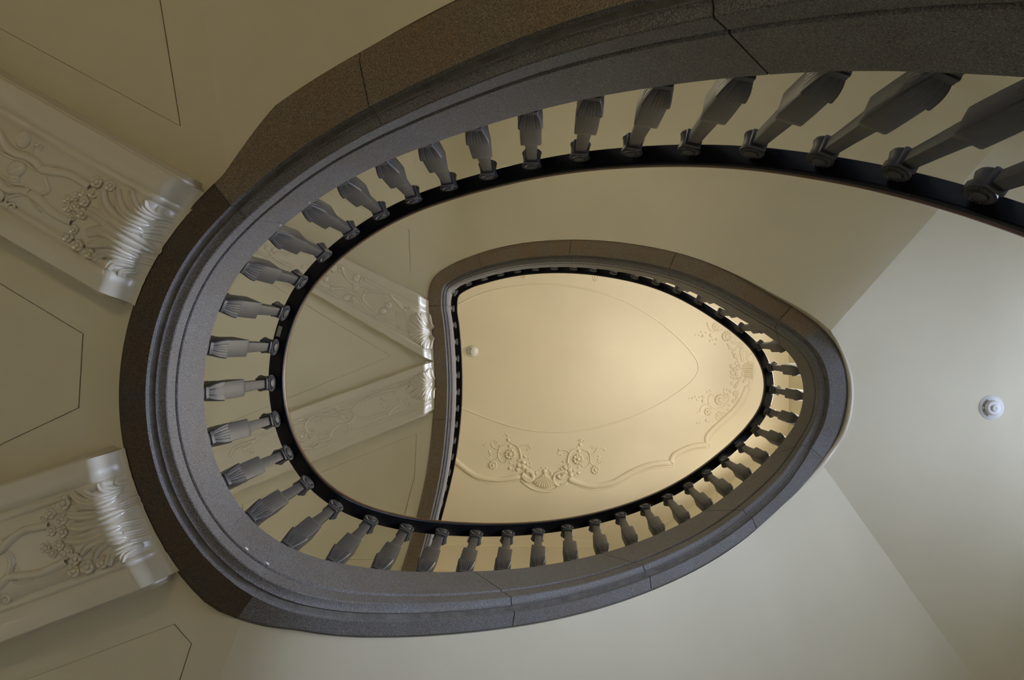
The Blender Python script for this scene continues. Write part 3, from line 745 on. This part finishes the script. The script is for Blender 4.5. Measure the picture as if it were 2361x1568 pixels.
# ---------------------------------------------------------------- unseen globe lamps, added as warm fill for the soffits
def fill_lamp(x, y, z, wx, wy, label, power):
    o = empty('wall_fill_lamp', (x, y, z), label, 'added fill lamp')
    def ball(r, cz, n=20): return loft([[(x + r * math.sin(PI*q/10) * math.cos(2*PI*k/n), y + r * math.sin(PI*q/10) * math.sin(2*PI*k/n), cz - r * math.cos(PI*q/10)) for k in range(n)] for q in range(1, 10)])
    V, Fc = ball(.11, z + .12); g = mesh('globe', V, Fc, M_LAMP, o, 60)
    V, Fc = loft([[(x + r * math.cos(2*PI*k/16), y + r * math.sin(2*PI*k/16), z + h) for k in range(16)] for r, h in ((.02,-.06),(.05,-.04),(.055,.0),(.05,.025))]); mesh('lamp_cup', V, Fc, M_IRON, o, 40)
    V, Fc = [], []; box(V, Fc, min(x, wx) - .012, max(x, wx) + .012, min(y, wy) - .012, max(y, wy) + .012, z - .05, z - .026); mesh('bracket', V, Fc, M_IRON, o, 0)
    l = bpy.data.lights.new('fill_lamp_glow', 'POINT'); l.energy = power; l.color = (1.0, 0.86, 0.60); l.shadow_soft_size = .12
    lo = bpy.data.objects.new('fill_lamp_glow', l); COL.objects.link(lo); lo.parent = o; lo.location = (0, 0, .12)
M_LAMP = simple('fill_lamp_glass', (0.9, 0.85, 0.7), 0.4)
M_LAMP.node_tree.nodes['Principled BSDF'].inputs['Emission Color'].default_value = (1, .8, .52, 1); M_LAMP.node_tree.nodes['Principled BSDF'].inputs['Emission Strength'].default_value = 3.0
fill_lamp(-1.4, -2.0, -0.5, -1.4, -2.23, 'unseen fill lamp added on the north wall of the lower hall', 165)
fill_lamp(-0.6, -2.0, 4.5, -0.6, -2.23, 'unseen fill lamp added on the north wall to lift the upper flight soffit', 115)
fill_lamp(-3.3, 1.5, 0.2, -3.55, 1.5, 'unseen weak fill lamp added on the west wall of the lower hall, below the south beam', 6)

# ---------------------------------------------------------------- smoke detectors
def detector(u, v, z, label, rot):
    c = at(u, v, z); o = empty('smoke_detector', (c.x, c.y, z), label, 'smoke detector')
    def lz(prof, n=40):
        return loft([[(c.x + r * math.cos(2*PI*k/n), c.y + r * math.sin(2*PI*k/n), z - h) for k in range(n)] for r, h in prof])
    V, Fc = lz([(.078,-.004),(.083,.004),(.083,.022),(.078,.034),(.062,.044),(.050,.048),(.046,.060),(.040,.068),(.020,.071),(.002,.0715)]); mesh('housing', V, Fc, M_WHITE, o, 35)
    V, Fc = lz([(.021,.068),(.0215,.076),(.018,.080),(.009,.081),(.008,.078),(.002,.078)]); mesh('sensor_cap', V, Fc, M_WHITE, o, 30)
    for q in range(2):
        for r0, hh in ((.0605, .0447), (.0535, .0472)):
            for a0 in (rot + .08, rot - 1.05):
                R = []
                for k in range(9):
                    a = a0 + .97 * k / 8
                    R.append([(c.x + (r0 + dr) * math.cos(a), c.y + (r0 + dr) * math.sin(a), z - hh - dz) for dr, dz in ((-.0016, .0012), (.0016, -.0003), (.0016, -.004), (-.0016, -.004))])
                if q == 0: V, Fc = loft(R); mesh('slot', V, Fc, M_DARK, o, 0)
    return o
detector(2279, 939, Z2 + .02, 'white smoke detector on the grey landing soffit at right', PI)
detector(1091, 810, ZC, 'small white smoke detector on the cream stucco ceiling beside the upper rail', PI)
c = at(2271, 981, Z2 + .02); o = empty('label_sticker', (c.x, c.y, Z2 + .02), 'tiny lilac paper sticker below the smoke detector', 'sticker')
V, Fc = [], []; box(V, Fc, c.x - .029, c.x + .029, c.y - .0095, c.y + .0095, Z2 + .017, Z2 + .0195); mesh('paper', V, Fc, M_TAG, o, 0)
for yy, a, b in ((-.004, -.02, .022), (.003, -.022, .019)):
    V, Fc = [], []; box(V, Fc, c.x + a, c.x + b, c.y + yy - .0012, c.y + yy + .0012, Z2 + .0162, Z2 + .0172); mesh('print_line', V, Fc, M_INK, o, 0)
c = at(1075, 807, ZC); o = empty('label_sticker', (c.x, c.y, ZC), 'tiny grey paper sticker beside the ceiling smoke detector', 'sticker')
V, Fc = [], []; box(V, Fc, c.x - .011, c.x + .011, c.y - .03, c.y + .03, ZC - .003, ZC - .0005); mesh('paper', V, Fc, M_TAG, o, 0)

# ---------------------------------------------------------------- stucco of the top ceiling
def root_at(name, u, v, label, cat):
    c = at(u, v, ZC); return empty(name, (c.x, c.y, ZC), label, cat)
o = root_at('oval_moulding', 1300, 830, 'thin egg-shaped moulding line on the cream ceiling', 'moulding')
R = Relief(o, ZC, M_CEIL)
ov = [(1057,702),(1110,678),(1180,662),(1262,656),(1350,666),(1430,690),(1500,728),(1560,775),(1597,815),(1611,845),(1602,872),(1570,900),(1510,938),(1440,968),(1360,988),(1280,996),(1200,988),(1130,967),(1060,938),(1000,905),(950,860),(945,800),(985,745),(1057,702)]
R.tube(ov, 2.3, 2.3, 'moulding_line', .5)
o = root_at('scalloped_moulding', 1400, 1100, 'broad scalloped stucco moulding curving round the lower right of the ceiling', 'moulding')
R = Relief(o, ZC, M_CEIL)
for a in ([(1010,1010),(1040,1052),(1075,1083),(1105,1100),(1150,1106),(1202,1098)], [(1310,1104),(1335,1114),(1364,1120),(1395,1117),(1418,1110),(1454,1089),(1490,1074),(1520,1068),(1547,1067)], [(1547,1067),(1552,1052),(1566,1042),(1598,1029),(1632,1025)], [(1632,1025),(1630,1008),(1642,992),(1662,974),(1691,947),(1711,920),(1723,890)]):
    R.tube(a, 6.5, 6.5, 'moulding_run', .7)
    R.tube([(x + 3.5, y + 9) if y > 1020 else (x + 8, y + 6) for x, y in a], 1.8, 1.8, 'moulding_fillet', .6)
def spray(R, rose, mir=1, ox=0):
    X = lambda x: ox + mir * (x - ox)
    q = lambda pts: [(X(x), y) for x, y in pts]
    return X, q
o = root_at('stucco_cartouche', 1255, 1065, 'stucco shell cartouche with two flower sprays at the bottom of the cream ceiling', 'stucco')
cv = lambda x, y: (1100 + x / 7.378, 980 + y / 7.378)
R = Relief(o, ZC, M_CEIL, cv, 7.378)
R.tube([(740,930),(800,985),(900,1060),(1000,1105),(1150,1135),(1270,1120),(1380,1060),(1550,985)], 22, 22, 'shell_rim', .8)
for x, y in ((960,1000),(1010,1040),(1060,1065),(1110,1080),(1160,1085),(1210,1080),(1260,1060),(1310,1020)):
    R.leaf([(1140,830),(1140 + (x - 1140) * .3, 900), (1140 + (x - 1140) * .7, 830 + (y - 830) * .7), (x, y)], 34, 'shell_lobe', .8, .3)
R.tube([(830,790),(900,790),(945,840),(945,910),(890,950),(830,930),(760,850)], 34, 40, 'scroll'); R.tube([(1480,790),(1400,800),(1330,840),(1300,920),(1330,1000),(1400,1035),(1450,1010)], 30, 24, 'scroll')
R.tube([(760,830),(830,890),(920,930)], 44, 40, 'scroll'); R.tube([(1360,850),(1420,900),(1490,830)], 34, 30, 'scroll')
for x, y, r in ((1005,815,36),(1145,785,44),(1265,830,36),(1100,730,20),(1180,730,20),(1060,760,18),(1230,770,18)): R.blob(x, y, r * .8, r, 0, 'berry')
for cx, mi in ((0, 0), (1, 1)):
    f = (lambda x, y: (x, y)) if not mi else (lambda x, y: (2285 - x + (y - 500) * .0, y + 82))
    g = lambda pts: [f(*p) for p in pts]
    R.rosette(*f(565, 498), 92, 10, 'flower', .35); R.rosette(*f(272, 682), 76, 9, 'flower', .3); R.rosette(*f(720, 606), 34, 6, 'flower', .5)
    R.tube(g([(745,570),(735,480),(710,400),(660,340),(590,320),(570,280)]), 20, 9, 'tendril')
    R.tube(g([(700,460),(720,390),(770,350),(840,345),(890,330)]), 12, 9, 'tendril'); R.tube(g([(840,350),(900,370),(905,410),(860,430)]), 9, 9, 'tendril')
    R.tube(g([(500,330),(400,370),(365,450),(360,530),(390,600),(440,635),(510,620)]), 12, 10, 'tendril')
    R.tube(g([(400,400),(310,400),(255,350),(240,290)]), 12, 9, 'tendril'); R.tube(g([(360,540),(320,590),(250,600),(190,570),(170,540)]), 11, 8, 'tendril')
    sp = f(325, 300); R.spiral(sp[0], sp[1], 36, 1.1, 200, 1, 9, [])
    for x, y, r in ((520,180,26),(490,160,18),(550,180,18),(465,185,14),(530,255,34),(555,360,32),(390,360,22),(400,480,18),(210,450,24),(225,500,20),(220,545,18),(120,340,20),(160,310,14),(860,420,20),(890,330,18),(500,605,18),(815,540,26),(790,635,44),(710,690,48),(790,720,44),(690,760,44),(640,690,28),(560,640,22),(560,735,32),(850,660,28),(900,650,18),(840,740,28),(905,720,16),(770,670,30),(610,770,20),(880,575,14)):
        p = f(x, y); R.blob(p[0], p[1], r, r * .85, 30, 'blossom', .75)
o = root_at('stucco_cartouche', 1720, 850, 'stucco shell cartouche with flower sprays at the right end of the cream ceiling', 'stucco')
cv = lambda x, y: (1570 + x / 5.6, 720 + y / 5.6)
R = Relief(o, ZC, M_CEIL, cv, 5.6)
R.tube([(870,560),(930,540),(945,640),(955,740),(945,830),(910,910),(880,960)], 12, 12, 'shell_rim', .8)
for k in range(8):
    y = 660 + k * 26; R.leaf([(790,745 + (k - 3.5) * 10), (840, y + 2), (890, y), (935, y + (k - 3.5) * 3)], 14, 'shell_lobe', .9, .5)
R.tube([(800,910),(830,870),(880,870),(890,920),(850,950)], 16, 12, 'scroll'); R.tube([(840,580),(870,620),(900,660),(870,690)], 16, 12, 'scroll')
R.tube([(800,640),(780,560),(770,500),(790,480),(850,500),(860,570)], 20, 14, 'scroll')
for x, y, r, n in ((450,185,48,8),(590,310,66,10),(505,1130,72,9),(350,1285,50,8),(710,1050,42,7),(485,1330,42,6),(775,430,40,7)): R.rosette(x, y, r, n, 'flower', .35)
R.tube([(340,130),(360,200),(400,240),(480,240),(540,220)], 10, 8, 'tendril'); R.tube([(560,970),(560,1040),(620,1110),(590,1170),(540,1220),(470,1240)], 10, 9, 'tendril')
R.tube([(350,1130),(370,1190),(440,1250),(470,1260)], 10, 8, 'tendril'); R.tube([(430,1080),(390,1060),(360,1100),(350,1150)], 9, 8, 'tendril')
R.tube([(250,1290),(260,1230),(310,1195),(370,1200),(400,1250)], 9, 8, 'tendril'); R.tube([(450,1340),(470,1385),(530,1370),(525,1300),(480,1280)], 9, 8, 'tendril')
R.tube([(600,400),(640,470),(700,480),(740,420)], 12, 9, 'tendril'); R.tube([(640,380),(700,400),(760,390)], 14, 10, 'tendril')
R.tube([(690,980),(740,900),(790,820),(800,760)], 18, 12, 'garland_stem'); R.tube([(690,540),(730,600),(760,680),(790,730)], 18, 12, 'garland_stem')
for x, y, r in ((185,290,12),(230,290,14),(265,255,16),(290,300,20),(320,260,14),(270,320,14),(390,300,26),(380,370,18),(440,410,18),(410,350,16),(460,350,20),(630,460,26),(680,520,26),(700,570,30),(660,700,34),(720,660,30),(700,740,30),(660,780,30),(730,720,30),(770,700,28),(690,840,32),(650,830,22),(720,800,26),(740,860,24),(660,920,24),(700,960,22),(640,1020,22),(600,1000,22),(610,1060,22),(680,1150,26),(720,1120,26),(620,1200,18),(600,1260,16),(560,1300,16),(110,1110,12),(150,1110,14),(190,1090,16),(210,1130,16),(240,1100,14),(290,1090,22),(290,1150,26),(340,1030,14),(330,990,10),(380,1010,16),(220,1295,12),(210,1430,14),(250,1430,14),(240,1400,10),(330,1400,20),(370,1420,14),(410,1415,10),(570,1080,22)):
    R.blob(x, y, r, r * .85, 40, 'blossom', .75)
for u, v, lb in ((1208, 637, 'small stucco blossom spray left of two, at the upper edge of the cream ceiling'), (1373, 643, 'small stucco blossom spray right of two, at the upper edge of the cream ceiling')):
    o = root_at('stucco_spray', u, v, lb, 'stucco'); R = Relief(o, ZC, M_CEIL)
    for dx, dy, r in ((-4,2,2.2),(0,4,2.4),(4,2,2.2),(-5,-4,2.2),(5,-4,2.2),(0,-3,3)): R.blob(u + dx, v + dy, r, r * 1.2, 0, 'blossom', .7)
